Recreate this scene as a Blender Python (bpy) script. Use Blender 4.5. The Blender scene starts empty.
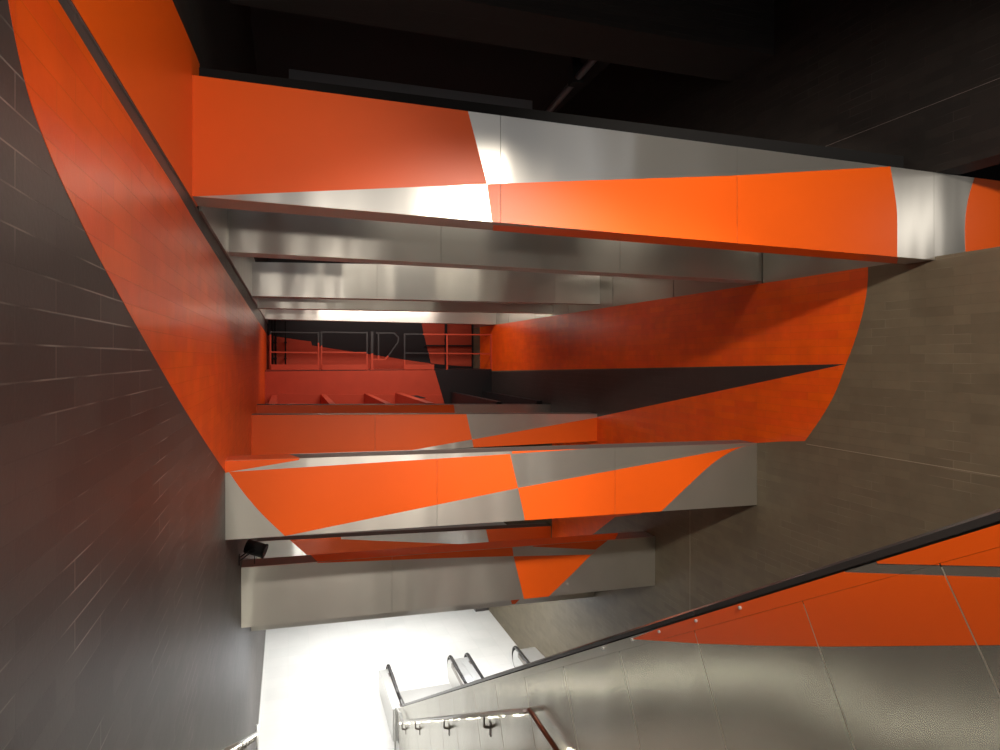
import bpy, bmesh, math, random
from mathutils import Vector
random.seed(4)
S = bpy.context.scene
R = math.radians
# ------------------------------------------------------------------ camera, world, exposure
FL = 13.0                                   # camera height above the concourse floor
YAW, FPX, HOR = R(18.06), 650.0, 357.0
cd = bpy.data.cameras.new('camera'); cam = bpy.data.objects.new('camera', cd)
S.collection.objects.link(cam); S.camera = cam
cam.location = (0, 0, FL); cam.rotation_euler = (R(90), 0, -YAW)
cd.sensor_width = 36; cd.lens = FPX / 1000 * 36; cd.shift_y = -(375 - HOR) / 1000; cd.clip_end = 300; cd.clip_start = 0.05
w = bpy.data.worlds.new('world'); S.world = w; w.use_nodes = True
w.node_tree.nodes['Background'].inputs[0].default_value = (0.9, 0.93, 1, 1)
w.node_tree.nodes['Background'].inputs[1].default_value = 0.26
vs = S.view_settings; vs.view_transform = 'Standard'; vs.look = 'None'; vs.gamma = 1; vs.use_curve_mapping = False; vs.exposure = 0.0

def area(name, loc, to, sx, sy, power, col=(1, .93, .84), spread=180):
    l = bpy.data.lights.new(name, 'AREA'); l.shape = 'RECTANGLE'; l.size = sx; l.size_y = sy
    l.energy = power; l.color = col; l.spread = R(spread)
    o = bpy.data.objects.new(name, l); S.collection.objects.link(o); o.location = loc
    o.rotation_euler = (Vector(to) - Vector(loc)).to_track_quat('-Z', 'Y').to_euler()
def spot(name, loc, to, power, ang=60, size=.08, col=(1, .9, .78), blend=.6):
    l = bpy.data.lights.new(name, 'SPOT'); l.energy = power; l.color = col; l.spot_size = R(ang); l.spot_blend = blend
    l.shadow_soft_size = size
    o = bpy.data.objects.new(name, l); S.collection.objects.link(o); o.location = loc
    o.rotation_euler = (Vector(to) - Vector(loc)).to_track_quat('-Z', 'Y').to_euler()
# gallery spotlights above and behind the viewer, then added fill spots
spot('gallery_or_fill_spot', (4.2, -2.5, FL + 4.2), (4.5, 12, FL - 4.6), 4600, 42, .12)
spot('gallery_or_fill_spot', (5.0, -2.2, FL + 4.2), (0.5, 13, FL - 4.2), 3400, 40, .12)
spot('gallery_or_fill_spot', (2.0, -1.5, FL + 4.0), (9.8, 11, FL - 1.8), 4200, 66, .25)
spot('gallery_or_fill_spot', (1.2, -1.5, FL + .6), (1.5, 7.7, FL + 2.4), 520, 70, .15)  # added fill for the left of the topmost beam
spot('gallery_or_fill_spot', (9.0, -1.5, FL + .6), (6.5, 7.7, FL + 2.4), 190, 70, .15)  # added fill for the right of the topmost beam
spot('gallery_or_fill_spot', (6.5, -2.0, FL + 3.6), (-1, 5.5, FL + .8), 1500, 46, .2)  # added to brighten the orange on the left wall
spot('gallery_or_fill_spot', (-.6, -1.0, FL + 3.0), (3.5, 4.5, FL - 2.5), 260, 80, .25)  # added to light the balustrade face from the left
spot('stair_fill', (1.6, -1.2, FL + 3.6), (1.4, 4.0, FL - 4.5), 1100, 58, .2)  # added so a brighter stair shows in the beams' steel
area('upper_fill', (4.5, 32.6, FL + 2.7), (4.5, 35, FL + .4), 8, .2, 60, (1, .86, .78))  # added fill to brighten the back wall
# soft lamps added unseen behind the viewer to put streaks in the steel
area('streak_fill', (4.5, -6, FL + 4.9), (4.0, 10, FL + 1), 2.6, 1.6, 26)
area('streak_fill', (10.4, -6, FL + 5.5), (6.0, 10, FL + 1), .2, 3, 7, (.82, .88, 1))
area('streak_fill', (1.5, -6, FL + 1.5), (1.5, 10, FL - 1), .9, 3.5, 14)
area('recess_fill', (13.2, 4.5, FL + 2.8), (9.8, 6.5, FL + 2.2), .7, 1.1, 9)  # added inside the recess so the topmost beam's right end reflects bright
# lamps added between the upper beams to brighten steel and far wall
area('upper_fill', (3.0, 9.4, FL + 4.4), (3.6, 11.2, FL + 1.0), 3.0, .25, 40, (1, .9, .74))
area('upper_fill', (8.0, 9.4, FL + 4.4), (7.6, 11.2, FL + 1.0), 1.5, .25, 28, (1, .9, .74))
area('upper_fill', (4.0, 16.2, FL + 4.4), (4.5, 18.4, FL + .5), 5, .25, 55, (1, .9, .74))
area('shaft_fill', (4.5, 27.0, FL + 3.2), (4.5, 30, FL - 1.5), 6, .4, 330, (1, .85, .75))
# white light in the concourse below
for yy, pw in ((20.2, 290), (24.8, 310), (29.5, 380)):
    area('concourse_lamp', (3.6, yy, FL - 8.35), (3.6, yy, 0), 7.5, .5, pw, (1, .98, .95))
area('wall_fill', (7.6, 24.5, FL - 9.2), (9.8, 21.5, FL - 12), .3, 4, 80, (.9, .94, 1))  # added unseen to brighten the foot of the right wall
area('wall_fill', (1.2, 21.0, FL - 8.4), (-1, 18, FL - 10), .3, 4, 70, (.95, .96, 1))  # added unseen to brighten the lower left wall

# ------------------------------------------------------------------ pixel helpers (reading the photograph)
s_, c_ = math.sin(YAW), math.cos(YAW)
CAM = Vector((0, 0, FL))
def ray(u, v):
    a = (u - 500) / FPX; b = (HOR - v) / FPX
    return Vector((a * c_ + s_, -a * s_ + c_, b))
def hit(px, pt, n):
    d = ray(*px); pt = Vector(pt); n = Vector(n)
    return CAM + d * ((pt - CAM).dot(n) / d.dot(n))
def on_t(u, v, t): return hit((u, v), (0, t, 0), (0, 1, 0))
def on_p(u, v, p): return hit((u, v), (p, 0, 0), (1, 0, 0))

# ------------------------------------------------------------------ materials
def newmat(name):
    m = bpy.data.materials.new(name); m.use_nodes = True
    return m, m.node_tree.nodes, m.node_tree.links, m.node_tree.nodes['Principled BSDF']
def plain(name, col, rough=.5, metal=0, noise=.0, nscale=6, bump=0):
    m, N, Lk, B = newmat(name)
    B.inputs['Base Color'].default_value = (*col, 1); B.inputs['Roughness'].default_value = rough; B.inputs['Metallic'].default_value = metal
    g = N.new('ShaderNodeNewGeometry'); t = N.new('ShaderNodeTexNoise'); t.inputs['Scale'].default_value = nscale; t.inputs['Detail'].default_value = 5
    Lk.new(g.outputs['Position'], t.inputs['Vector'])
    if noise:
        r = N.new('ShaderNodeMix'); r.data_type = 'RGBA'
        r.inputs[6].default_value = (*[x * (1 - noise) for x in col], 1); r.inputs[7].default_value = (*[min(1, x * (1 + noise)) for x in col], 1)
        Lk.new(t.outputs['Fac'], r.inputs[0]); Lk.new(r.outputs[2], B.inputs['Base Color'])
    if bump:
        b = N.new('ShaderNodeBump'); b.inputs['Strength'].default_value = bump; b.inputs['Distance'].default_value = .01
        Lk.new(t.outputs['Fac'], b.inputs['Height']); Lk.new(b.outputs[0], B.inputs['Normal'])
    return m
def steel(name, col=(.70, .68, .63), rough=.28, axis='X', wav=.0022, aniso=.75, met=.86):
    m, N, Lk, B = newmat(name)
    B.inputs['Metallic'].default_value = met; B.inputs['Anisotropic'].default_value = aniso
    g = N.new('ShaderNodeNewGeometry')
    mp = N.new('ShaderNodeMapping')                       # slow warps of the sheet across its length
    mp.inputs['Scale'].default_value = (.55, .3, .12) if axis == 'X' else (.3, .5, .14)
    Lk.new(g.outputs['Position'], mp.inputs['Vector'])
    t = N.new('ShaderNodeTexNoise'); t.inputs['Scale'].default_value = 1.6; t.inputs['Detail'].default_value = 1.5
    Lk.new(mp.outputs[0], t.inputs['Vector'])
    b = N.new('ShaderNodeBump'); b.inputs['Strength'].default_value = 1; b.inputs['Distance'].default_value = wav * 28
    Lk.new(t.outputs['Fac'], b.inputs['Height']); Lk.new(b.outputs[0], B.inputs['Normal'])
    B.inputs['Roughness'].default_value = rough
    t3 = N.new('ShaderNodeTexNoise'); t3.inputs['Scale'].default_value = .8; Lk.new(g.outputs['Position'], t3.inputs['Vector'])
    r = N.new('ShaderNodeMix'); r.data_type = 'RGBA'
    r.inputs[6].default_value = (*[x * .88 for x in col], 1); r.inputs[7].default_value = (*[x * 1.1 for x in col], 1)
    Lk.new(t3.outputs['Fac'], r.inputs[0]); Lk.new(r.outputs[2], B.inputs['Base Color'])
    tg = N.new('ShaderNodeCombineXYZ'); tg.inputs[2].default_value = 1 if axis == 'X' else 0; tg.inputs[1].default_value = 1 if axis == 'Y' else 0
    Lk.new(tg.outputs[0], B.inputs['Tangent'])
    return m
def slate(name, c1, c2, mortar, rough=.5, spec=.5, axis='Y'):
    m, N, Lk, B = newmat(name)
    g = N.new('ShaderNodeNewGeometry'); sp = N.new('ShaderNodeSeparateXYZ'); cb = N.new('ShaderNodeCombineXYZ')
    Lk.new(g.outputs['Position'], sp.inputs[0]); Lk.new(sp.outputs['Y' if axis == 'Y' else 'X'], cb.inputs[0]); Lk.new(sp.outputs['Z'], cb.inputs[1])
    br = N.new('ShaderNodeTexBrick'); br.offset = .37; br.squash = 1
    br.inputs['Color1'].default_value = (*c1, 1); br.inputs['Color2'].default_value = (*c2, 1); br.inputs['Mortar'].default_value = (*[x * .84 for x in c1], 1)
    br.inputs['Scale'].default_value = 1; br.inputs['Mortar Size'].default_value = .004; br.inputs['Mortar Smooth'].default_value = .1
    br.inputs['Brick Width'].default_value = .74; br.inputs['Row Height'].default_value = .15
    Lk.new(cb.outputs[0], br.inputs['Vector'])
    t = N.new('ShaderNodeTexNoise'); t.inputs['Scale'].default_value = 2.3; t.inputs['Detail'].default_value = 6
    Lk.new(g.outputs['Position'], t.inputs['Vector'])
    mr = N.new('ShaderNodeMapRange'); mr.inputs['To Min'].default_value = .78; mr.inputs['To Max'].default_value = 1.22
    Lk.new(t.outputs['Fac'], mr.inputs['Value'])
    mu = N.new('ShaderNodeMix'); mu.data_type = 'RGBA'; mu.blend_type = 'MULTIPLY'; mu.inputs[0].default_value = 1
    msk = N.new('ShaderNodeTexNoise'); msk.inputs['Scale'].default_value = 1.1; msk.inputs['Detail'].default_value = 2; Lk.new(g.outputs['Position'], msk.inputs['Vector'])
    mk = N.new('ShaderNodeMapRange'); mk.inputs['From Min'].default_value = .5; mk.inputs['From Max'].default_value = .62; Lk.new(msk.outputs['Fac'], mk.inputs['Value'])
    mm = N.new('ShaderNodeMath'); mm.operation = 'MULTIPLY'; Lk.new(mk.outputs[0], mm.inputs[0]); Lk.new(br.outputs['Fac'], mm.inputs[1])
    mj = N.new('ShaderNodeMix'); mj.data_type = 'RGBA'; mj.inputs[7].default_value = (*mortar, 1); Lk.new(mm.outputs[0], mj.inputs[0]); Lk.new(br.outputs['Color'], mj.inputs[6])
    Lk.new(mj.outputs[2], mu.inputs[6]); Lk.new(mr.outputs[0], mu.inputs[7]); Lk.new(mu.outputs[2], B.inputs['Base Color'])
    b = N.new('ShaderNodeBump'); b.invert = True; b.inputs['Strength'].default_value = .6; b.inputs['Distance'].default_value = .004
    Lk.new(br.outputs['Fac'], b.inputs['Height'])
    fine = N.new('ShaderNodeTexNoise'); fine.inputs['Scale'].default_value = 30; fine.inputs['Detail'].default_value = 4; Lk.new(g.outputs['Position'], fine.inputs['Vector'])
    b2 = N.new('ShaderNodeBump'); b2.inputs['Strength'].default_value = .25; b2.inputs['Distance'].default_value = .004
    Lk.new(fine.outputs['Fac'], b2.inputs['Height']); Lk.new(b.outputs[0], b2.inputs['Normal']); Lk.new(b2.outputs[0], B.inputs['Normal'])
    B.inputs['Roughness'].default_value = rough; B.inputs['Specular IOR Level'].default_value = spec
    return m
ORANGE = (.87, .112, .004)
M = dict(
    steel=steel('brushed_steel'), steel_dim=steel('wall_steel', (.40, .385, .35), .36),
    steel_y=steel('balustrade_steel', (.56, .55, .49), .24, 'Y', .0012, .7, .82), bright=plain('polished_steel', (.60, .60, .585), .3, .55),
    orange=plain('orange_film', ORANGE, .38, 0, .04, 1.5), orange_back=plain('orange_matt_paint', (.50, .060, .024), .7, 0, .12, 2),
    slate_l=slate('slate_tile_left', (.066, .058, .055), (.048, .042, .040), (.24, .21, .19), .5, .45),
    slate_r=slate('slate_tile_right', (.158, .132, .088), (.132, .110, .074), (.21, .18, .13), .55, .35),
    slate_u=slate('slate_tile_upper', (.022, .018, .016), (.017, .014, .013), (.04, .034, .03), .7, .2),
    otile=slate('orange_painted_tile', ORANGE, (.80, .085, .008), (.70, .07, .01), .34, .5),
    black=plain('flat_black', (.006, .006, .008), .6), rubber=plain('black_rubber', (.030, .028, .028), .22, 0), soffit=plain('soffit_steel', (.42, .40, .36), .55, .6), stripe=slate('dark_stripe_tile', (.036, .029, .028), (.031, .026, .025), (.05, .042, .04), .5, .4), iron=plain('dark_steel', (.22, .2, .18), .35, .7),
    dark=plain('dark_void_paint', (.006, .0055, .0055), 1), greydark=plain('dark_grey_panel', (.085, .085, .095), .6), railgrey=plain('dark_rail_paint', (.022, .022, .024), .5),
    purple=plain('beam_top_plate', (.22, .18, .17), .55, .3, .1), gap=plain('joint_shadow', (.02, .02, .02), .8),
    seam=plain('joint_strip', (.62, .58, .5), .35, .6), floor=plain('white_terrazzo', (.78, .79, .77), .35, 0, .05, 1.2),
    conc=plain('concrete', (.25, .24, .23), .8, 0, .1), white=plain('white_ceiling', (.8, .8, .8), .7), jointr=plain('tile_joint', (.30, .26, .19), .6), granite=plain('light_granite', (.50, .49, .47), .6, 0, .1), brown=plain('brown_lit_rail', (.20, .085, .05), .3, .8),
    slate_dark=slate('black_painted_tile', (.022, .022, .026), (.018, .018, .022), (.04, .04, .045), .55, .4, 'X'),
)
def emis(name, col, st):
    m, N, Lk, B = newmat(name); B.inputs['Emission Color'].default_value = (*col, 1); B.inputs['Emission Strength'].default_value = st
    return m
M['led'] = emis('led_lens', (1, .93, .75), 14)
# white terrazzo joints
def floor_mat():
    m, N, Lk, B = newmat('white_floor_tile')
    g = N.new('ShaderNodeNewGeometry'); br = N.new('ShaderNodeTexBrick'); br.offset = 0
    br.inputs['Color1'].default_value = (.80, .80, .78, 1); br.inputs['Color2'].default_value = (.76, .77, .75, 1); br.inputs['Mortar'].default_value = (.70, .70, .68, 1)
    br.inputs['Scale'].default_value = 1; br.inputs['Mortar Size'].default_value = .006; br.inputs['Brick Width'].default_value = .9; br.inputs['Row Height'].default_value = .9
    Lk.new(g.outputs['Position'], br.inputs['Vector'])
    t = N.new('ShaderNodeTexNoise'); t.inputs['Scale'].default_value = .9; t.inputs['Detail'].default_value = 6; Lk.new(g.outputs['Position'], t.inputs['Vector'])
    mr = N.new('ShaderNodeMapRange'); mr.inputs['To Min'].default_value = .9; mr.inputs['To Max'].default_value = 1.08; Lk.new(t.outputs['Fac'], mr.inputs['Value'])
    mu = N.new('ShaderNodeMix'); mu.data_type = 'RGBA'; mu.blend_type = 'MULTIPLY'; mu.inputs[0].default_value = 1
    Lk.new(br.outputs['Color'], mu.inputs[6]); Lk.new(mr.outputs[0], mu.inputs[7]); Lk.new(mu.outputs[2], B.inputs['Base Color'])
    B.inputs['Roughness'].default_value = .4
    return m
M['floortile'] = floor_mat()

# ------------------------------------------------------------------ mesh helpers
C = S.collection
class MB:
    def __init__(s): s.v = []; s.f = []; s.m = []
    def poly(s, pts, off, mi=0):
        n = len(pts); b = len(s.v); off = Vector(off)
        s.v += [Vector(p) for p in pts] + [Vector(p) + off for p in pts]
        s.f += [list(range(b, b + n)), list(range(b + n, b + 2 * n))[::-1]]; s.m += [mi, mi]
        for i in range(n):
            j = (i + 1) % n; s.f.append([b + i, b + i + n, b + j + n, b + j]); s.m.append(mi)
    def box(s, x0, x1, y0, y1, z0, z1, mi=0):
        s.poly([(x0, y0, z0), (x1, y0, z0), (x1, y1, z0), (x0, y1, z0)], (0, 0, z1 - z0), mi)
    def bar(s, a, b, w, h, mi=0, up=(0, 0, 1)):
        a, b = Vector(a), Vector(b); d = (b - a).normalized(); sd = d.cross(Vector(up)).normalized(); u = sd.cross(d)
        s.poly([a + sd * w / 2 + u * h / 2, a - sd * w / 2 + u * h / 2, a - sd * w / 2 - u * h / 2, a + sd * w / 2 - u * h / 2], b - a, mi)
    def tube(s, pts, r, n=10, mi=0):
        pts = [Vector(p) for p in pts]; rings = []
        ref = Vector((1, 0, 0)) if abs((pts[1] - pts[0]).normalized().x) < .8 else Vector((0, 0, 1))
        for i, p in enumerate(pts):
            a = pts[max(i - 1, 0)]; b = pts[min(i + 1, len(pts) - 1)]; d = (b - a).normalized()
            e1 = (ref - d * ref.dot(d)).normalized(); e2 = d.cross(e1); ref = e1
            base = len(s.v); s.v += [p + (e1 * math.cos(k * 2 * math.pi / n) + e2 * math.sin(k * 2 * math.pi / n)) * r for k in range(n)]; rings.append(base)
        for a, b in zip(rings, rings[1:]):
            for k in range(n): s.f.append([a + k, a + (k + 1) % n, b + (k + 1) % n, b + k]); s.m.append(mi)
        s.f += [list(range(rings[0], rings[0] + n))[::-1], list(range(rings[-1], rings[-1] + n))]; s.m += [mi, mi]
    def build(s, name, mats, parent=None, bevel=0, smooth=False):
        off = Vector(parent.matrix_basis.translation) if parent else Vector()
        if parent and parent.parent: off = off + parent.parent.matrix_basis.translation
        me = bpy.data.meshes.new(name); me.from_pydata([v - off for v in s.v], [], s.f)
        if not isinstance(mats, (list, tuple)): mats = [mats]
        for x in mats: me.materials.append(M[x])
        for i, p in enumerate(me.polygons): p.material_index = s.m[i]
        bm = bmesh.new(); bm.from_mesh(me); bmesh.ops.recalc_face_normals(bm, faces=bm.faces)
        if smooth:
            for f in bm.faces: f.smooth = len(f.verts) == 4
        bm.to_mesh(me); bm.free()
        o = bpy.data.objects.new(name, me); C.objects.link(o)
        if parent: o.parent = parent
        if bevel:
            b = o.modifiers.new('bevel', 'BEVEL'); b.width = bevel; b.segments = 2; b.limit_method = 'ANGLE'
        return o
def tag(o, label=None, cat=None, group=None, kind=None):
    if label: o['label'] = label
    if cat: o['category'] = cat
    if group: o['group'] = group
    if kind: o['kind'] = kind
    return o
def empty(name, loc, label, cat, group=None):
    o = bpy.data.objects.new(name, None); C.objects.link(o); o.location = loc; o.empty_display_size = .2
    return tag(o, label, cat, group)
def struct(name, mb, mats, label=None):
    return tag(mb.build(name, mats), label or name.replace('_', ' '), name.split('_')[0], None, 'structure')
def clip(poly, pt, n):
    pt, n = Vector(pt), Vector(n); out = []
    for i, a in enumerate(poly):
        b = poly[(i + 1) % len(poly)]; da, db = (a - pt).dot(n), (b - pt).dot(n)
        if da >= 0: out.append(a)
        if (da >= 0) != (db >= 0): out.append(a + (b - a) * (da / (da - db)))
    return out
def smooth_px(pts, n=6):
    """Catmull-Rom through pixel points, for the curved edges of the painting"""
    out = []
    for i in range(len(pts) - 1):
        p0 = pts[max(i - 1, 0)]; p1 = pts[i]; p2 = pts[i + 1]; p3 = pts[min(i + 2, len(pts) - 1)]
        for k in range(n):
            t = k / n
            out.append(tuple(.5 * (2 * p1[j] + (-p0[j] + p2[j]) * t + (2 * p0[j] - 5 * p1[j] + 4 * p2[j] - p3[j]) * t * t + (-p0[j] + 3 * p1[j] - 3 * p2[j] + p3[j]) * t ** 3) for j in (0, 1)))
    out.append(pts[-1]); return out

# ------------------------------------------------------------------ setting
PL, PR = -1.0, 9.8
PLU = -0.985
LEDGE = FL + 1.70
RT = FL + 1.60
# left wall, lower part, with its orange field
b = MB(); b.box(-1.5, PL, -4, 40, 0, LEDGE)
curveL = smooth_px([(3, -60), (8, 0), (27, 90), (50, 155), (74, 208), (100, 260), (150, 350), (188, 415), (224, 470), (246, 497)])
P = [on_p(*q, PL) for q in curveL + [(266.5, 500), (266.5, 334), (224, 268), (190, 214), (179, 195), (145, 142), (106, 80), (78, 34), (57, 0), (20, -60)]]
P = clip(P, (0, 0, LEDGE), (0, 0, -1)); P = clip(P, (0, 34.9, 0), (0, -1, 0))
b.poly(P, (.003, 0, 0), 1)
struct('wall_left', b, ['slate_l', 'otile'], 'dark slate tiled wall on the left with a curved orange painted field')
# left wall, upper part standing slightly proud of the ledge
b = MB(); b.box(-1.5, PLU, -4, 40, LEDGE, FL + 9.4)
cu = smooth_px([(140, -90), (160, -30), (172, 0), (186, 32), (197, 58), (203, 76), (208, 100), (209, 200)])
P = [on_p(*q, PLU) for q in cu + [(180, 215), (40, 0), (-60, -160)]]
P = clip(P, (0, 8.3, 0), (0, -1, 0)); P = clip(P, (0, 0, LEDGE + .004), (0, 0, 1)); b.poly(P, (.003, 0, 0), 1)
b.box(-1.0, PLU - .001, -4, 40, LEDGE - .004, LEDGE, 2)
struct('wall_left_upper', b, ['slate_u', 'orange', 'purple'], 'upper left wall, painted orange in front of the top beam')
# steel cladding of the upper left wall behind the first beam
b = MB(); x = 8.25
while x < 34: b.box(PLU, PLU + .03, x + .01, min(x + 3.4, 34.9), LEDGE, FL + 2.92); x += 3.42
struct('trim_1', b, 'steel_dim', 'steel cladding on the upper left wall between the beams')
# right wall
b = MB(); b.box(PR, PR + .5, -4, 40, 0, RT)
cr = smooth_px([(868, 262), (867.5, 285), (863, 312), (855, 340), (846, 364)], 5)
P = [on_p(*q, PR) for q in [(480, 371), (480, 316)] + cr]
P = clip(P, (0, 0, RT), (0, 0, -1)); P = clip(P, (0, 34.9, 0), (0, -1, 0)); b.poly(P, (-.003, 0, 0), 1)
cr2 = smooth_px([(846, 364), (836, 391), (823, 415), (805, 441)], 5)
P = [on_p(*q, PR) for q in cr2 + [(780, 441.5), (757, 443), (700, 480), (640, 514), (615, 517), (592, 535), (575, 550), (552, 550), (552, 429), (597, 417)]]
b.poly(P, (-.003, 0, 0), 1)
b.poly([on_p(*q, PR) for q in [(480, 372), (846, 364.2), (597, 417.2), (552, 429), (480, 445)]], (-.002, 0, 0), 3)
def jt(u0, v0, u1, v1, wd=.012):                         # movement joints in the tiling
    a, c = on_p(u0, v0, PR), on_p(u1, v1, PR); b.bar((PR - .001, a.y, a.z), (PR - .001, c.y, c.z), .004, wd, 2, (0, .3, 1) if abs(a.y - c.y) > .5 else (0, 1, 0))
y0 = on_p(690, 520, PR).y; b.box(PR - .003, PR, y0 - .008, y0 + .008, 0, FL - 2.2, 2)
z0 = FL - 1.73; b.box(PR - .003, PR, -4, 10.4, z0 - .006, z0 + .006, 2)
struct('wall_right', b, ['slate_r', 'otile', 'jointr', 'stripe'], 'brown slate tiled wall on the right with an orange painted arc')
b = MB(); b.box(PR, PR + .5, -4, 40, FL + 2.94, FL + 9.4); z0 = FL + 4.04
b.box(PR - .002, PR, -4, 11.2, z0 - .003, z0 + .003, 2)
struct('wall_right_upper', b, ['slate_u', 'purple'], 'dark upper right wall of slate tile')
b = MB(); x = 8.25
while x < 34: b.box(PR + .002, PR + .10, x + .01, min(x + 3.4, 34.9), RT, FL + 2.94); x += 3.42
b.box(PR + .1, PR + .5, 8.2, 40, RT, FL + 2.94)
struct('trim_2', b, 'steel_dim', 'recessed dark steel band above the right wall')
# opening behind the right end of the top beam
b = MB(); b.box(PR + 3.6, PR + 3.8, -4, 8.6, FL + 1, FL + 3.6); b.box(PR + .5, PR + 3.8, -4, 8.6, FL + 3.5, FL + 3.6); b.box(PR + .5, PR + 3.8, 8.5, 8.6, FL + 1, FL + 3.5)
struct('wall_recess', b, 'dark', 'black recess behind the opening in the right wall')
# back wall
BK = 35.0
b = MB(); b.box(PL - .5, PR + .5, BK, BK + .4, 0, FL + 9.4)  # unlit dark tile of this wall given as flat black
def bk(pts): b.poly([on_t(*q, BK) for q in pts], (0, -.004, 0), 1)
bk([(262, 334.5), (303, 340.5), (311, 341.5), (312, 345.5), (400, 359), (431, 363.5), (434, 400), (262, 400)])
bk([(417, 300), (486, 300), (486, 367), (460, 366), (431, 363.5), (424, 335)])
struct('wall_back', b, ['black', 'orange_back'], 'back wall of the shaft, unlit tile coloured black, with orange painted areas')
b = MB(); b.box(PL - .5, PR + .5, -4, BK + 10, -.3, 0)
struct('floor', b, 'floortile', 'bright white concourse floor')
b = MB(); b.box(PL - .5, PR + .5, -4, 40, FL + 9.4, FL + 9.7)
struct('ceiling', b, 'dark', 'black void ceiling')
b = MB(); b.box(PL, PR, 24.3, BK, FL - 8.3, FL - 7.9)
struct('ceiling_concourse', b, 'white', 'low ceiling over the concourse floor')
b = MB(); b.box(PL, PL + .02, 20, BK, 0, .13)
struct('baseboard_left', b, 'bright', 'pale skirting at the foot of the left wall')
b = MB(); b.box(9.1, PR, 31.9, 33.2, 0, FL - 8.3)
struct('trim_3', b, 'slate_l', 'grey tiled pilaster at the foot of the right wall')

# ------------------------------------------------------------------ beams
GR = 'steel clad beams crossing the shaft'
def beam(label, tL, tR, pL, pR, TL, BL, TR, BR, thick=.52, seams=(), paints=(), under=(), top=(), mat='steel', topmat='purple', undermat=None, name='steel_beam'):
    """corner heights are read from pixels; seams are pixel columns"""
    n = Vector((-(tR - tL), (PR - PL), 0)).normalized(); pt = Vector((PL, tL, 0))
    def ty(x): return tL + (tR - tL) * (x - PL) / (PR - PL)
    def corner(px, x):
        h = hit(px, pt, n); return h
    aT, aB, cT, cB = (hit(q, pt, n) for q in (TL, BL, TR, BR))
    def zt(x): return aT.z + (cT.z - aT.z) * (x - aT.x) / (cT.x - aT.x)
    def zb(x): return aB.z + (cB.z - aB.z) * (x - aB.x) / (cB.x - aB.x)
    root = empty(name, (pL, ty(pL), zb(pL)), label, 'beam', GR)
    xs = [pL] + [hit((u, HOR - 5), pt, n).x for u in seams] + [pR]
    g = .0025
    core = MB(); core.poly([(pL, ty(pL) + .04, zb(pL) + .03), (pR, ty(pR) + .04, zb(pR) + .03), (pR, ty(pR) + thick - .04, zb(pR) + .03), (pL, ty(pL) + thick - .04, zb(pL) + .03)], (0, 0, .01))
    core.v = []; core.f = []; core.m = []
    def hexa(mb, x0, x1, dy0, dy1, tz, bz, mi=0):
        v = []
        for x in (x0, x1):
            y = ty(x); v += [Vector((x, y + dy0, zb(x) + bz)), Vector((x, y + dy1, zb(x) + bz)), Vector((x, y + dy1, zt(x) + tz)), Vector((x, y + dy0, zt(x) + tz))]
        k = len(mb.v); mb.v += v
        for f in ((0, 1, 2, 3), (7, 6, 5, 4), (0, 4, 5, 1), (1, 5, 6, 2), (2, 6, 7, 3), (3, 7, 4, 0)): mb.f.append([k + i for i in f]); mb.m.append(mi)
    hexa(core, pL + .005, pR - .005, .03, thick - .01, -.02, .012)
    core.build('beam_core', 'gap', root)
    def topn():
        a, b2, c2 = Vector((pL, ty(pL), zt(pL))), Vector((pR, ty(pR), zt(pR))), Vector((pL, ty(pL) + 1, zt(pL)))
        return a, (b2 - a).cross(c2 - a).normalized()
    def botn():
        a, b2, c2 = Vector((pL, ty(pL), zb(pL))), Vector((pR, ty(pR), zb(pR))), Vector((pL, ty(pL) + 1, zb(pL)))
        return a, (b2 - a).cross(c2 - a).normalized()
    for x0, x1 in zip(xs, xs[1:]):
        mb = MB(); hexa(mb, x0 + g, x1 - g, 0, .03, 0, 0)                    # front sheet
        hexa(mb, x0 + g, x1 - g, thick - .01, thick, 0, 0)                   # back sheet
        for px in paints:
            Q = [hit(q, pt, n) for q in px]
            Q = clip(Q, (x0 + g, 0, 0), (1, 0, 0)); Q = clip(Q, (x1 - g, 0, 0), (-1, 0, 0)) if Q else Q
            a, nn = topn(); Q = clip(Q, a, -nn) if Q else Q
            a, nn = botn(); Q = clip(Q, a, nn) if Q else Q
            if len(Q) > 2: mb.poly(Q, -n * .003, 1)
        # underside sheet
        k = len(mb.v); y0_, y1_ = ty(x0), ty(x1)
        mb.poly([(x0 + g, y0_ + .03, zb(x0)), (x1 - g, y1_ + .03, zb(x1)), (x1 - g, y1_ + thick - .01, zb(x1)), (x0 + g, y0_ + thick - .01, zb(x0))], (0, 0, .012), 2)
        for px in under:
            a, nn = botn(); Q = [hit(q, a, nn) for q in px]
            Q = clip(Q, (x0 + g, 0, 0), (1, 0, 0)); Q = clip(Q, (x1 - g, 0, 0), (-1, 0, 0)) if Q else Q
            Q = clip(Q, pt, n) if Q else Q; Q = clip(Q, pt + Vector((0, thick, 0)), -n) if Q else Q
            if len(Q) > 2: mb.poly(Q, (0, 0, -.003), 1)
        mb.build('cladding_panel', [mat, 'orange', 'soffit'], root)
    mb = MB(); mb.poly([(pL, ty(pL) + .03, zt(pL) - .02), (pR, ty(pR) + .03, zt(pR) - .02), (pR, ty(pR) + thick - .01, zt(pR) - .02), (pL, ty(pL) + thick - .01, zt(pL) - .02)], (0, 0, .018))
    for px in top:
        a, nn = topn(); Q = [hit(q, a, nn) for q in px]
        Q = clip(Q, pt + n * .03, n); Q = clip(Q, pt + Vector((0, thick - .01, 0)), -n) if Q else Q
        if len(Q) > 2: mb.poly(Q, (0, 0, .003), 1)
    mb.build('top_plate', [topmat, 'orange'], root)
    return root

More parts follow.
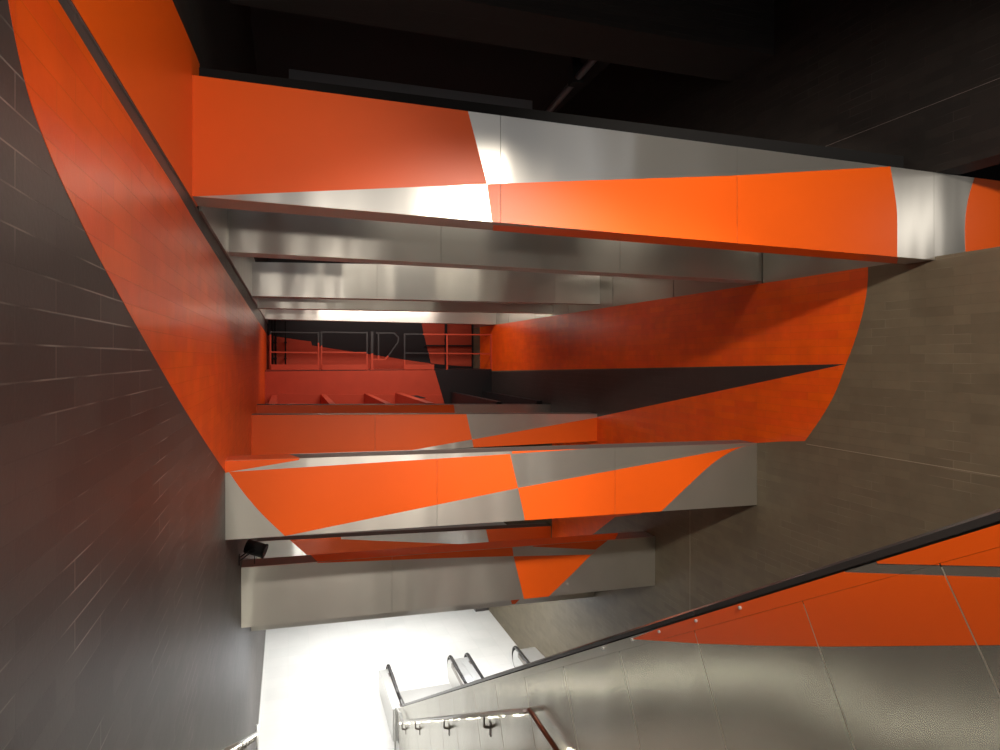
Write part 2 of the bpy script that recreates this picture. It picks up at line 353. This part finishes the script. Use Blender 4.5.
# the topmost beam, running on through the opening in the right wall
cA = smooth_px([(890, 166), (894, 190), (897, 215), (897, 262)], 4)
cB = smooth_px([(977, 170), (968, 200), (965, 228), (966, 262)], 4)
beam('topmost beam, orange on the left and along its lower right, steel above', 7.7, 7.7, PLU, PR + 3.5, (192, 75), (192, 196), (935, 172.5), (935, 260), .5, (500.5, 737, 934),
     paints=[[(180, 60), (192, 75), (467, 108), (487, 184), (192, 196.5), (180, 197)],
             [(487, 184), (737, 175.5), (890, 166.5)] + cA + [(896, 275), (493, 245), (493, 231)],
             cB[::-1] + [(1200, 140), (1200, 300), (966, 275)][::1]],
     under=[[(493, 225), (900, 250), (893, 280), (493, 245)]])
b = MB(); b.box(PLU, PR, 8.25, 8.5, FL + 2.2, FL + 3.36)
tag(b.build('parapet_wall', 'dark'), 'black parapet standing just behind the topmost beam', 'parapet')
beam('bare steel beam directly behind and below the topmost beam', 11.8, 11.7, PLU, PR, (226, 190), (229, 251.5), (762, 215), (762, 281), .52, (441, 620))
beam('third bare steel beam down at the top of the shaft', 19.4, 19.4, PLU, PR, (254, 262), (254, 296), (600, 268), (600, 304), .52, (377, 555))
beam('thin looking steel beam between the third beam and the far one', 23.4, 23.4, PLU, PR, (257, 285), (257, 308), (552, 285), (552, 313), .52, (400,))
beam('farthest high steel beam, just above the railed walkway', 30.7, 30.7, PLU, PR, (266, 292), (266, 319), (497, 292), (497, 324.5), .52, (422,))
# middle level
cl = smooth_px([(229, 472), (243, 492), (262, 514), (285, 536)], 4)
cr = smooth_px([(756, 444), (740, 447.5), (725, 455), (710, 465.5), (692, 482), (660.5, 512)], 5)
beam('large middle beam with two orange wedges crossing at a steel corner', 11.75, 11.83, PL, PR, (225, 461), (225, 540), (757, 443), (757, 505), .58, (437, 615),
     paints=[[(220, 461), (300, 457.5), (299, 460), (229, 472), (220, 474)], cl + [(518, 488), (510, 454)],
             cr + [(655, 530), (526, 540), (524.5, 518), (518, 488)],
             [(512, 448), (512, 453.6), (605, 447.6), (650, 445.6), (640, 440)]],
     top=[[(215, 470), (215, 445), (262, 445), (300, 458), (260, 470)]])
beam('orange beam behind the large middle beam with a steel corner right of centre', 19.9, 19.6, PL, PR, (252, 415), (252, 459), (597, 413.8), (597, 441), .52, (375,),
     paints=[[(240, 410), (465.5, 410), (472, 439.5), (418, 449), (380, 456), (370, 470), (240, 470)], [(472, 439.5), (597, 417.5), (605, 416), (605, 460), (476, 460)]], )
beam('narrow orange and grey beam edge in front of the fins of the walkway', 23.2, 23.6, PL, PR, (256, 405), (256, 440), (551, 404.5), (551, 430), .52, (),
     paints=[[(240, 400), (453, 400), (459, 440), (240, 445)]], topmat='black')
# lower level
rc = smooth_px([(612, 533), (607, 541), (591, 555), (571, 575), (547, 598)], 4)
beam('lowest front beam, mostly bare steel with an orange triangle near its right end', 15.65, 16.0, PL, PR, (241, 567.8), (241, 628), (655, 536.6), (655, 585.5), .62, (392,),
     paints=[[(317, 562.6), (330, 558), (512, 545), (513.5, 556), (430, 558.5), (317, 563)],
             [(533, 546.6), (533, 540), (612, 533), (607, 541), (595.6, 549.6)],
             [(513.5, 556.3), (591, 554.5)] + rc[6:] + [(545, 605), (525, 610), (524, 599)]],
     top=[[(303, 548), (322, 566), (612, 545), (618, 534), (615, 520), (300, 540)]])
beam('beam edge glimpsed between the large middle beam and the lowest front one', 23.4, 23.6, PL, PR, (257, 541.5), (257, 575), (550, 526), (550, 556), .52, (),
     paints=[[(291.5, 541.5), (280, 530), (341, 530), (341, 539.2), (440, 543.3), (488, 545.5), (492, 560), (490, 572), (330, 580), (308, 556)],
             [(484, 520), (551, 520), (551, 570), (498, 570), (489, 543)]], )
beam('steel edge showing just under the lowest front beam', 19.7, 19.8, PL, PR, (253, 590), (253, 631), (594, 565), (594, 597), .6, (),
     paints=[[(506, 588), (522, 588), (524, 595), (515, 604), (512, 604)]], )

# ------------------------------------------------------------------ walkway at the far end
WT = 31.4; WZ = FL - .62
b = MB()
b.box(PL, PR, WT, BK, WZ - .25, WZ, 0); b.box(PL, PR, WT, WT + .25, FL - 4.5, WZ - .25, 0)
f0 = on_t(434, 366, WT).x
b.poly([on_t(250, 371.5, WT), on_t(434.5, 370, WT), on_t(445.5, 407, WT), on_t(250, 412, WT)], (0, -.004, 0), 1)
b.poly([(PL, WT, WZ), (f0, WT, WZ), (f0 - .5, BK, WZ), (PL, BK, WZ)], (0, 0, .004), 1)
b.poly([on_t(250, 394, WT - .12), on_t(442, 395, WT - .12), on_t(445, 420, WT - .12), on_t(250, 420, WT - .12)], (0, .12, 0), 1)
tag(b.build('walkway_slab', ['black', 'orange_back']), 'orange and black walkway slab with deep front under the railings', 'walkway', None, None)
FG = 'fins behind the narrow beam edge'
for i, (u, w_, k, lab) in enumerate(((275, .25, 1, 'leftmost orange fin against the left wall'), (323, .22, 1, 'second orange fin from the left wall under the walkway'), (366, .22, 1, 'third orange fin from the left wall under the walkway'),
                      (398, .3, 1, 'orange fin next to the black area under the walkway'), (452, .22, 0, 'black fin left of the corner under the walkway'), (484, .22, 0, 'rightmost black fin at the corner under the walkway'))):
    x = on_t(u, 393, WT).x; b = MB(); b.box(x - w_ / 2, x + w_ / 2, 23.8, WT - .13, FL - 2.7, FL - 1.72)
    tag(b.build('fin_beam', 'orange_back' if k else 'black'), lab, 'beam', FG)
b = MB(); b.box(PL, PR, 24.2, WT, FL - 3.4, FL - 3.2)
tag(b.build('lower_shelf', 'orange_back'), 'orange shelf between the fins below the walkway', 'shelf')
b = MB(); b.box(4.95, 5.9, 28.6, 30.6, FL - 2.4, FL - 1.85); b.box(5.0, 5.85, 28.7, 30.5, FL - 1.85, FL - 1.82, 1)
tag(b.build('vent_box', ['orange_back', 'black']), 'small dark topped orange box lying between the fins', 'box')
# railings; the painting runs over them: below the slanting line they are orange
def lineY(u):                                            # pixel height of the black / orange border
    return 334.5 + (u - 262) * (363.5 - 334.5) / (431 - 262)
def mat_at(u, v):
    if u > 420 + (v - 324) * .24: return 1
    return 1 if v > lineY(u) else 0
def rail_bar(mb, a, c, r):
    """square bar between two pixels on the railing plane, split where the paint changes"""
    n = 14; pa = [on_t(a[0] + (c[0] - a[0]) * i / n, a[1] + (c[1] - a[1]) * i / n, WT + .05) for i in range(n + 1)]
    i = 0
    while i < n:
        m0 = mat_at(a[0] + (c[0] - a[0]) * (i + .5) / n, a[1] + (c[1] - a[1]) * (i + .5) / n); j = i
        while j + 1 < n and mat_at(a[0] + (c[0] - a[0]) * (j + 1.5) / n, a[1] + (c[1] - a[1]) * (j + 1.5) / n) == m0: j += 1
        mb.bar(pa[i], pa[j + 1], r, r, m0, (0, 1, 0)); i = j + 1
RM = ['railgrey', 'orange_back']
def railing(label, posts, x0, x1, ytop, kick=True):
    root = empty('guard_railing', on_t((x0 + x1) / 2, 370, WT + .05), label, 'railing')
    for u in posts:
        mb = MB(); rail_bar(mb, (u, ytop), (u, 370), .07); mb.build('post', RM, root)
    for v, nm in ((ytop, 'top_rail'), ((ytop + 370) / 2 + 1, 'middle_rail')):
        mb = MB(); rail_bar(mb, (x0, v), (x1, v + (.8 if x1 - x0 > 40 else 0)), .06); mb.build(nm, RM, root)
    if kick:
        mb = MB(); a, c = on_t(x0 + 1, 364.5, WT), on_t(x1 - 1, 369.5, WT); mb.box(a.x, c.x, WT - .03, WT, c.z, a.z); mb.build('kick_board', 'orange_back' if x1 < 450 else 'black', root)
    return root
railing('railing at the left wall, black above and orange below', (270.5, 318.5), 270, 319, 332)
railing('railing section left of the gate with an orange lower half', (321.5, 367), 321, 367.5, 332)
railing('orange railing right of the gate running to the right wall', (404.5, 447, 491), 404, 491.5, 334, False)
root = empty('swing_gate', on_t(372, 370, WT), 'small gate with a slanted free end between the railings', 'gate')
mb = MB(); rail_bar(mb, (372, 331.5), (372, 370), .11); mb.build('gate_post', RM, root)
mb = MB()
for a, c in (((376, 333), (394, 333)), ((394, 333), (398.5, 337.5)), ((398.5, 337.5), (398, 342)), ((398, 342), (389, 355)), ((389, 355), (385, 359.5)), ((385, 359.5), (373, 359.5)), ((378.5, 333), (378.5, 359))): rail_bar(mb, a, c, .06)
mb.build('gate_frame', RM, root)
a = on_t(404, 364.5, WT); c = on_t(434, 369.5, WT); mb = MB(); mb.box(a.x, c.x, WT - .03, WT, c.z, a.z)
tag(mb.build('kick_board', 'orange_back'), 'short orange kick board right of the gate', 'board')
for u, lab in ((272.5, 'dark pipe nearest the left wall at the back of the shaft'), (275.5, 'second dark pipe from the left wall at the back'), (285.5, 'third and thinnest dark pipe standing at the back wall')):
    x = on_t(u, 340, 34.5).x; mb = MB(); mb.tube([(x, 34.5, WZ + .01), (x, 34.5, FL + 2.8)], .04 if u > 280 else .055)
    o = mb.build('riser_pipe', 'dark', smooth=True); tag(o, lab, 'pipe', 'riser pipes')
    for z in (FL - .1, FL + .7): mb = MB(); mb.box(x - .065, x + .065, 34.42, BK - .02, z, z + .06); mb.build('pipe_clamp', 'dark', o)
# steel columns on the back wall right part
mb = MB()
for u in (446, 473): x = on_t(u, 340, 34.9).x; mb.box(x - .06, x + .06, 34.85, 34.99, WZ, FL + 2.6)
mb.box(on_t(425, 340, 34.9).x, on_t(474, 340, 34.9).x, 34.88, 34.99, FL + .58, FL + .66)
struct('trim_4', mb, 'black', 'dark joints on the orange part of the back wall')

# ------------------------------------------------------------------ black void above
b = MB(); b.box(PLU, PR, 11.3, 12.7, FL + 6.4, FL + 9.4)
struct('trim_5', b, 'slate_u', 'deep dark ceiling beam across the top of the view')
b = MB(); b.box(PLU + 1.0, 6.0, 15.7, 15.85, FL + 5.2, FL + 6.62)
b.box(PLU, PLU + 1.0, 15.72, 15.83, FL + 5.3, FL + 5.5); b.box(6.0, PR, 15.72, 15.83, FL + 5.3, FL + 5.5)
tag(b.build('upstand_panel', 'greydark'), 'dark grey panel seen above the black parapet', 'panel')
b = MB(); b.tube([on_p(640, 5, 7), on_p(548, 112, 7)], .09)
r = b.build('service_pipe', 'greydark', smooth=True); tag(r, 'dark pipe slanting back under the black ceiling', 'pipe')
a = on_p(576, 75, 7); b = MB(); b.bar(a, a + Vector((0, 0, 2)), .12, .2, 0, (1, 0, 0)); b.box(a.x - .15, a.x + .15, a.y - .15, a.y + .15, a.z - .25, a.z + .25); b.build('hanger', 'dark', r)

# ------------------------------------------------------------------ escalators and the balustrade wall beside the stair
SL = (11.9 - .863) / (22 - 2.394)                        # rise per metre of the balustrade top
def capz(t): return FL - .863 - SL * (t - 2.394)
FP = 3.5
OC = [[(632, 639), (700, 643.5), (760, 645.5), (830, 646.5), (1000, 645), (1130, 642), (1130, 578), (1000, 577.5), (845, 572.3), (830, 560)],
      [(878, 563.5), (1000, 566.5), (1130, 568), (1130, 440), (860, 540)]]
root = empty('balustrade_wall', (FP + .1, 22, 0), 'steel panelled balustrade wall sloping beside the stair with orange field on top', 'balustrade')
seam_t = [22, 20.2, 18.65, 16.95, 15.5, 14.1, 12.4, 11.0, 9.5, 8.0, 6.45, 5.05, 3.75, 2.72, 1.4, .1, -1.2]
nrm = Vector((0, -SL, -1)).normalized()                  # panel joints stand square to the slope
along = Vector((0, -1, SL)).normalized()
TOPB = .12
for k, (ta, tb) in enumerate(zip(seam_t, seam_t[1:])):
    a, c = Vector((FP, ta, capz(ta) - TOPB)), Vector((FP, tb, capz(tb) - TOPB))
    L = 6.5
    Q = [a + along * .006, c - along * .006, c - along * .006 + nrm * L, a + along * .006 + nrm * L]
    Q = clip(Q, (0, 0, 0), (0, 0, 1)); Q = clip(Q, (0, -3, 0), (0, 1, 0)) if Q else Q
    if len(Q) < 3: continue
    mb = MB(); mb.poly(Q, (.03, 0, 0), 0)
    for px in OC:
        if tb > 8.5: continue
        q = [on_p(*w_, FP) for w_ in px]
        q = clip(q, a + along * .006, along); q = clip(q, c - along * .006, -along) if q else q
        q = clip(q, Vector((FP, 0, capz(0) - TOPB)), nrm) if q else q
        if len(q) > 2: mb.poly(q, (-.003, 0, 0), 1)
    mb.build('cladding_panel', ['steel_y', 'orange'], root)
    if 2 < tb < 12.5:
        mb = MB(); mb.poly([c + along * .004 + nrm * .02, c - along * .004 + nrm * .02, c - along * .004 + nrm * L, c + along * .004 + nrm * L], (-.002, 0, 0))
        mb.build('joint_strip', 'seam', root)
# top strip and core
mb = MB(); mb.poly([(FP, 22, capz(22) - TOPB + .002), (FP, -3, capz(-3) - TOPB + .002), (FP, -3, capz(-3)), (FP, 22, capz(22))], (.03, 0, 0))
for px in OC:
    q = [on_p(*w_, FP) for w_ in px]; q = clip(q, Vector((FP, 0, capz(0) - TOPB + .002)), -nrm); q = clip(q, Vector((FP, 0, capz(0))), nrm) if q else q
    if len(q) > 2: mb.poly(q, (-.003, 0, 0), 1)
mb.build('top_strip', ['steel_y', 'orange'], root)
mb = MB(); mb.poly([(FP + .035, 22, 0), (FP + .035, 22, capz(22) - .02), (FP + .035, -3, capz(-3) - .02), (FP + .035, -3, 0)], (.4, 0, 0)); mb.build('wall_core', 'conc', root)
mb = MB(); mb.poly([(FP + .031, 22, capz(22)), (FP + .031, -3, capz(-3)), (FP + .14, -3, capz(-3)), (FP + .14, 22, capz(22))], (0, 0, -.02)); mb.build('coping', 'steel_y', root)
mb = MB()
def ledt(u, v): return on_p(u, v, FP).y
ts = [ledt(604, 645), ledt(633, 637.5), ledt(660, 628), ledt(697, 615), ledt(741, 602)]
for t in ts:
    z = capz(t) - .035
    mb.tube([(FP - .02, t, z), (FP, t, z)], .014, 8)
mb.build('led_stud', 'bright', root)  # polished studs stand in for small LED dots

# newels: rounded steel ends carrying the handrails
TE = 25.75                                                # where the noses end
def hr_path(p):
    """handrail: round the nose, level, then up the incline"""
    zt_, pts = 1.0, []
    for k in range(9):
        a = -math.pi / 2 + math.pi * k / 8 * 1.0
        pts.append((p, TE - .42 + .42 * math.cos(a), .58 + .42 * math.sin(a)))
    pts[-1] = (p, TE - .42, zt_)
    pts += [(p, 24, zt_), (p, 23.2, zt_ + .02)]
    t0 = 22.1; pts += [(p, 22.5, zt_ + .1), (p, t0, capz(t0) + .075)]
    pts += [(p, t, capz(t) + .075) for t in (21.3, 16, 8, 2, -3)]
    return pts
def side(p, x0, x1, label, first, with_wall=True):
    r = empty('escalator_balustrade', (p, TE, 0), label, 'balustrade', 'escalator balustrades')
    pts = hr_path(p); mb = MB()
    hw, hh = .062, .03
    sec = [(-hw, -hh), (-hw, hh * .4), (-hw * .6, hh), (hw * .6, hh), (hw, hh * .4), (hw, -hh)]
    rings = []
    V = [Vector(q) for q in pts]
    for i, q in enumerate(V):
        d = (V[min(i + 1, len(V) - 1)] - V[max(i - 1, 0)]).normalized(); up = Vector((1, 0, 0)).cross(d) * -1
        if i > 3 and up.z < 0: up = -up
        if i <= 3: up = Vector((0, 1, 0)) * math.cos(-math.pi / 2 + math.pi * i / 8) + Vector((0, 0, 1)) * math.sin(-math.pi / 2 + math.pi * i / 8)
        b0 = len(mb.v); mb.v += [q + Vector((x, 0, 0)) + up * y for x, y in sec]; rings.append(b0)
    for a, c in zip(rings, rings[1:]):
        for k in range(6): mb.f.append([a + k, a + (k + 1) % 6, c + (k + 1) % 6, c + k]); mb.m.append(0)
    mb.f += [list(range(rings[0], rings[0] + 6))[::-1], list(range(rings[-1], rings[-1] + 6))]; mb.m += [0, 0]
    mb.build('handrail', 'rubber', r)
    # guide under the rail, level part then the incline
    mb = MB(); g = [(24.9, .8, .94), (23.2, .8, .95), (22.1, capz(22.1) - .02, capz(22.1) + .05), (-3, capz(-3) - .02, capz(-3) + .05)]
    for (ta, l0, h0), (tb, l1, h1) in list(zip(g, g[1:]))[2:]:
        mb.poly([(p - .03, ta, l0), (p - .03, ta, h0), (p - .03, tb, h1), (p - .03, tb, l1)], (.06, 0, 0))
    mb.build('handrail_guide', 'black', r)
    mb = MB()
    for (ta, l0, h0), (tb, l1, h1) in list(zip(g, g[1:]))[:2]: mb.poly([(p - .1, ta, l0), (p - .1, ta, h0 + .012), (p - .1, tb, h1 + .012), (p - .1, tb, l1)], (.2, 0, 0))
    mb.build('level_sheen_guide', 'iron', r)  # wide metal guide added to imitate the silvery reflection on the level handrail
    # body: steel box between x0 and x1 with a round nose
    out = []
    for k in range(13):
        a = -math.pi / 2 + math.pi * k / 12; out.append((TE - .1 - .46 + .46 * math.cos(a), .46 + .46 * math.sin(a)))
    out += [(22.0, capz(22.0) - .005)]
    if with_wall: out += [(-3, capz(-3) - .01), (-3, capz(-3) - 1.3), (21.0, 0)]
    else: out += [(22.0, 0)]
    mb = MB(); mb.poly([(x0, y, z) for y, z in out], (x1 - x0, 0, 0)); mb.build('skirt_body', 'bright', r, .01)
    return r
side(3.72, 3.36, 3.80, 'escalator balustrade nearest the stair, its handrail tops the panelled wall', True, False)
side(6.2, 6.12, 6.55, 'left one of the paired middle escalator balustrades', False)
side(6.9, 6.56, 6.98, 'right one of the paired middle escalator balustrades', False)
side(8.98, 8.92, 9.79, 'escalator balustrade joined to the right wall by a wide steel deck', False)
for x0, x1, lab in ((3.94, 6.1, 'left escalator run of grooved steps beside the panelled wall'), (7.0, 8.9, 'right escalator run of grooved steps near the right wall')):
    r = empty('escalator', ((x0 + x1) / 2, 23, 0), lab, 'escalator', 'escalators down to the concourse')
    mb = MB(); mb.box(x0, x1, 21.8, 25.2, .0, .02); mb.build('landing_plate', 'bright', r)
    mb = MB()
    for k in range(56):
        t = 21.6 - k * .4; z = max(.02, capz(t) - .95); mb.box(x0, x1, t - .4, t, max(0, z - .5), z)
    mb.build('steps', 'bright', r)['kind'] = 'stuff'

# ------------------------------------------------------------------ stair
b = MB(); n = 0
t, z = 20.3, 0.0
RS = .60
while t > 9.0:
    t -= .30; z += .30 * RS; b.box(PL + .02, FP - .02, t, t + .31, max(0, z - .5), z)
b.box(PL + .02, FP - .02, 6.6, t + .02, z - .3, z)
t2 = 6.6
while t2 > -1.0:
    t2 -= .30; z += .30 * RS; b.box(PL + .02, FP - .02, t2, t2 + .31, z - .5, z)
b.box(PL + .02, FP - .02, -4, t2, z - .3, z)
tag(b.build('stair_flight', 'granite'), 'broad stair flight with a landing between the left wall and the steel balustrade', 'stairs')

def lerp(a, b_, f): return a + (b_ - a) * f
# right stair handrail with lamps under it
hp = 3.38; za = FL - 11.29; zb_ = FL - 5.2
def hz(t): return lerp(zb_, za, (t - 8.95) / (20.05 - 8.95))
root = empty('stair_handrail', (hp, 20, za), 'steel handrail with small lights fixed to the panelled balustrade wall', 'handrail')
mb = MB(); mb.tube([(hp, 20.6, hz(20.05) - .02), (hp, 20.05, hz(20.05)), (hp, 14, hz(14)), (hp, 9.15, hz(9.15))], .035, 12); mb.build('sloping_rail', 'bright', root, smooth=True)
mb = MB(); mb.tube([(hp, 9.15, hz(9.15)), (hp, 8.98, hz(8.97)), (hp, 8.85, zb_ + .01), (hp, 8.6, zb_), (hp, 6.8, zb_)], .035, 12); o = mb.build('level_rail', 'brown', root, smooth=True); o['label'] = 'level end of the rail, coloured reddish brown for the light on it'  # brown colour carries the different light on this steel rail
mb = MB(); mb.tube([(hp, 6.8, zb_), (hp, 6.5, zb_ + .08), (hp, .5, zb_ + .08 + 6 * RS)], .035, 12); mb.build('upper_rail', 'bright', root, smooth=True)
mb = MB(); mb.tube([(hp - .06, 21.2, 0), (hp - .06, 21.2, 1.5), (hp - .04, 21.1, 1.62), (hp, 20.9, 1.6), (hp, 20.6, hz(20.05) - .02)], .03, 10); mb.build('end_post', 'bright', root, smooth=True)
def tat(u): return on_p(u, 700, hp).y
for u in (402, 415.5, 444, 484):
    t = tat(u); z = hz(t)
    mb = MB(); mb.bar((hp, t, z - .02), (hp, t, z - .22), .03, .04, 0, (0, 1, 0)); mb.bar((hp, t, z - .21), (FP, t, z - .25), .05, .04); mb.box(FP - .012, FP, t - .04, t + .04, z - .40, z - .14)
    mb.build('bracket', 'iron', root)
for u in (400.3, 408.3, 417.5, 428.6, 443.4, 459, 479, 503.5):
    t = tat(u); z = hz(t)
    mb = MB(); mb.tube([(hp, t, z - .03), (hp, t, z - .05)], .018, 8); mb.build('led_lamp', 'led', root)
    pl = bpy.data.lights.new('led', 'POINT'); pl.energy = .7; pl.color = (1, .93, .72); pl.shadow_soft_size = .012
    po = bpy.data.objects.new('led_glow', pl); C.objects.link(po); po.location = (hp, t, z - .075)
for t in (8.0, 7.2, 6.2, 5.2, 4.2, 3.2):                 # the lamps go on under the level and upper rail
    z = zb_ if t > 6.6 else zb_ + .08 + (6.5 - t) * RS
    mb = MB(); mb.tube([(hp, t, z - .03), (hp, t, z - .05)], .018, 8); mb.build('led_lamp', 'led', root)
    pl = bpy.data.lights.new('led', 'POINT'); pl.energy = .7; pl.color = (1, .93, .72); pl.shadow_soft_size = .012
    po = bpy.data.objects.new('led_glow', pl); C.objects.link(po); po.location = (hp, t, z - .075)
# left stair handrail
lp = -.9; lz = lambda t: FL - 11.46 + (21.14 - t) * .524
root = empty('stair_handrail', (lp, 21, FL - 11.5), 'steel handrail on the left wall, cut by the bottom of the picture', 'handrail')
mb = MB(); mb.tube([(lp, 21.3, lz(21.3)), (lp, 16, lz(16)), (lp, 9, lz(9))], .035, 12); mb.build('sloping_rail', 'bright', root, smooth=True)
mb = MB(); mb.tube([(lp, 9, lz(9)), (lp, 8.8, lz(9) + .05), (lp, 6.8, lz(9) + .05), (lp, 6.5, lz(9) + .12), (lp, .5, lz(9) + .12 + 6 * RS)], .035, 12); mb.build('upper_rail', 'bright', root, smooth=True)
mb = MB(); mb.tube([(lp, 21.3, .0), (lp, 21.3, lz(21.3) + .25)], .04, 10); mb.build('end_post', 'bright', root, smooth=True)
for k in range(9):
    t = 20.6 - k * 1.2; mb = MB(); mb.bar((lp, t, lz(t) - .02), (lp, t, lz(t) - .18), .03, .04, 0, (0, 1, 0)); mb.bar((lp, t, lz(t) - .17), (PL, t, lz(t) - .2), .04, .04)
    mb.build('bracket', 'iron', root)
for k in range(26):
    t = 20.9 - k * .7; z = lz(t) if t > 9 else (lz(9) + .05 if t > 6.7 else lz(9) + .12 + (6.5 - t) * RS)
    mb = MB(); mb.tube([(lp, t, z - .03), (lp, t, z - .05)], .018, 8); mb.build('led_lamp', 'led', root)
    pl = bpy.data.lights.new('led', 'POINT'); pl.energy = 2.6; pl.color = (1, .95, .78); pl.shadow_soft_size = .09
    po = bpy.data.objects.new('led_glow', pl); C.objects.link(po); po.location = (lp, t, z - .1)

# ------------------------------------------------------------------ spotlight on the left wall above the lowest beam
a = on_t(255.5, 548.5, 15.1)
root = empty('spotlight', a, 'black cylinder spotlight on a bracket by the left wall between two beams', 'spotlight', None)
d = Vector((.93, -.28, -.3)).normalized()
mb = MB(); mb.tube([a - d * .20, a + d * .19], .15, 20); mb.tube([a + d * .19, a + d * .22], .16, 20); mb.build('lamp_housing', 'black', root, smooth=True)
mb = MB(); mb.tube([a + d * .22, a + d * .225], .12, 20); mb.build('lens', 'greydark', root)
wl = on_t(242.5, 558, 15.1); wl.x = PL
for off in (-.035, .035):
    mb = MB(); mb.tube([a + Vector((0, -.15, off)), a + Vector((-.12, -.13, -.03 + off)), wl + Vector((0, -.1, off))], .014, 8); mb.build('bracket_arm', 'black', root)
mb = MB(); mb.box(PL, PL + .02, wl.y - .2, wl.y, wl.z - .1, wl.z + .1); mb.build('wall_plate', 'black', root)
mb = MB(); mb.tube([a + Vector((-.02, 0, -.12)), (a.x - .02, a.y, a.z - .33)], .008, 6); mb.build('cable', 'black', root)
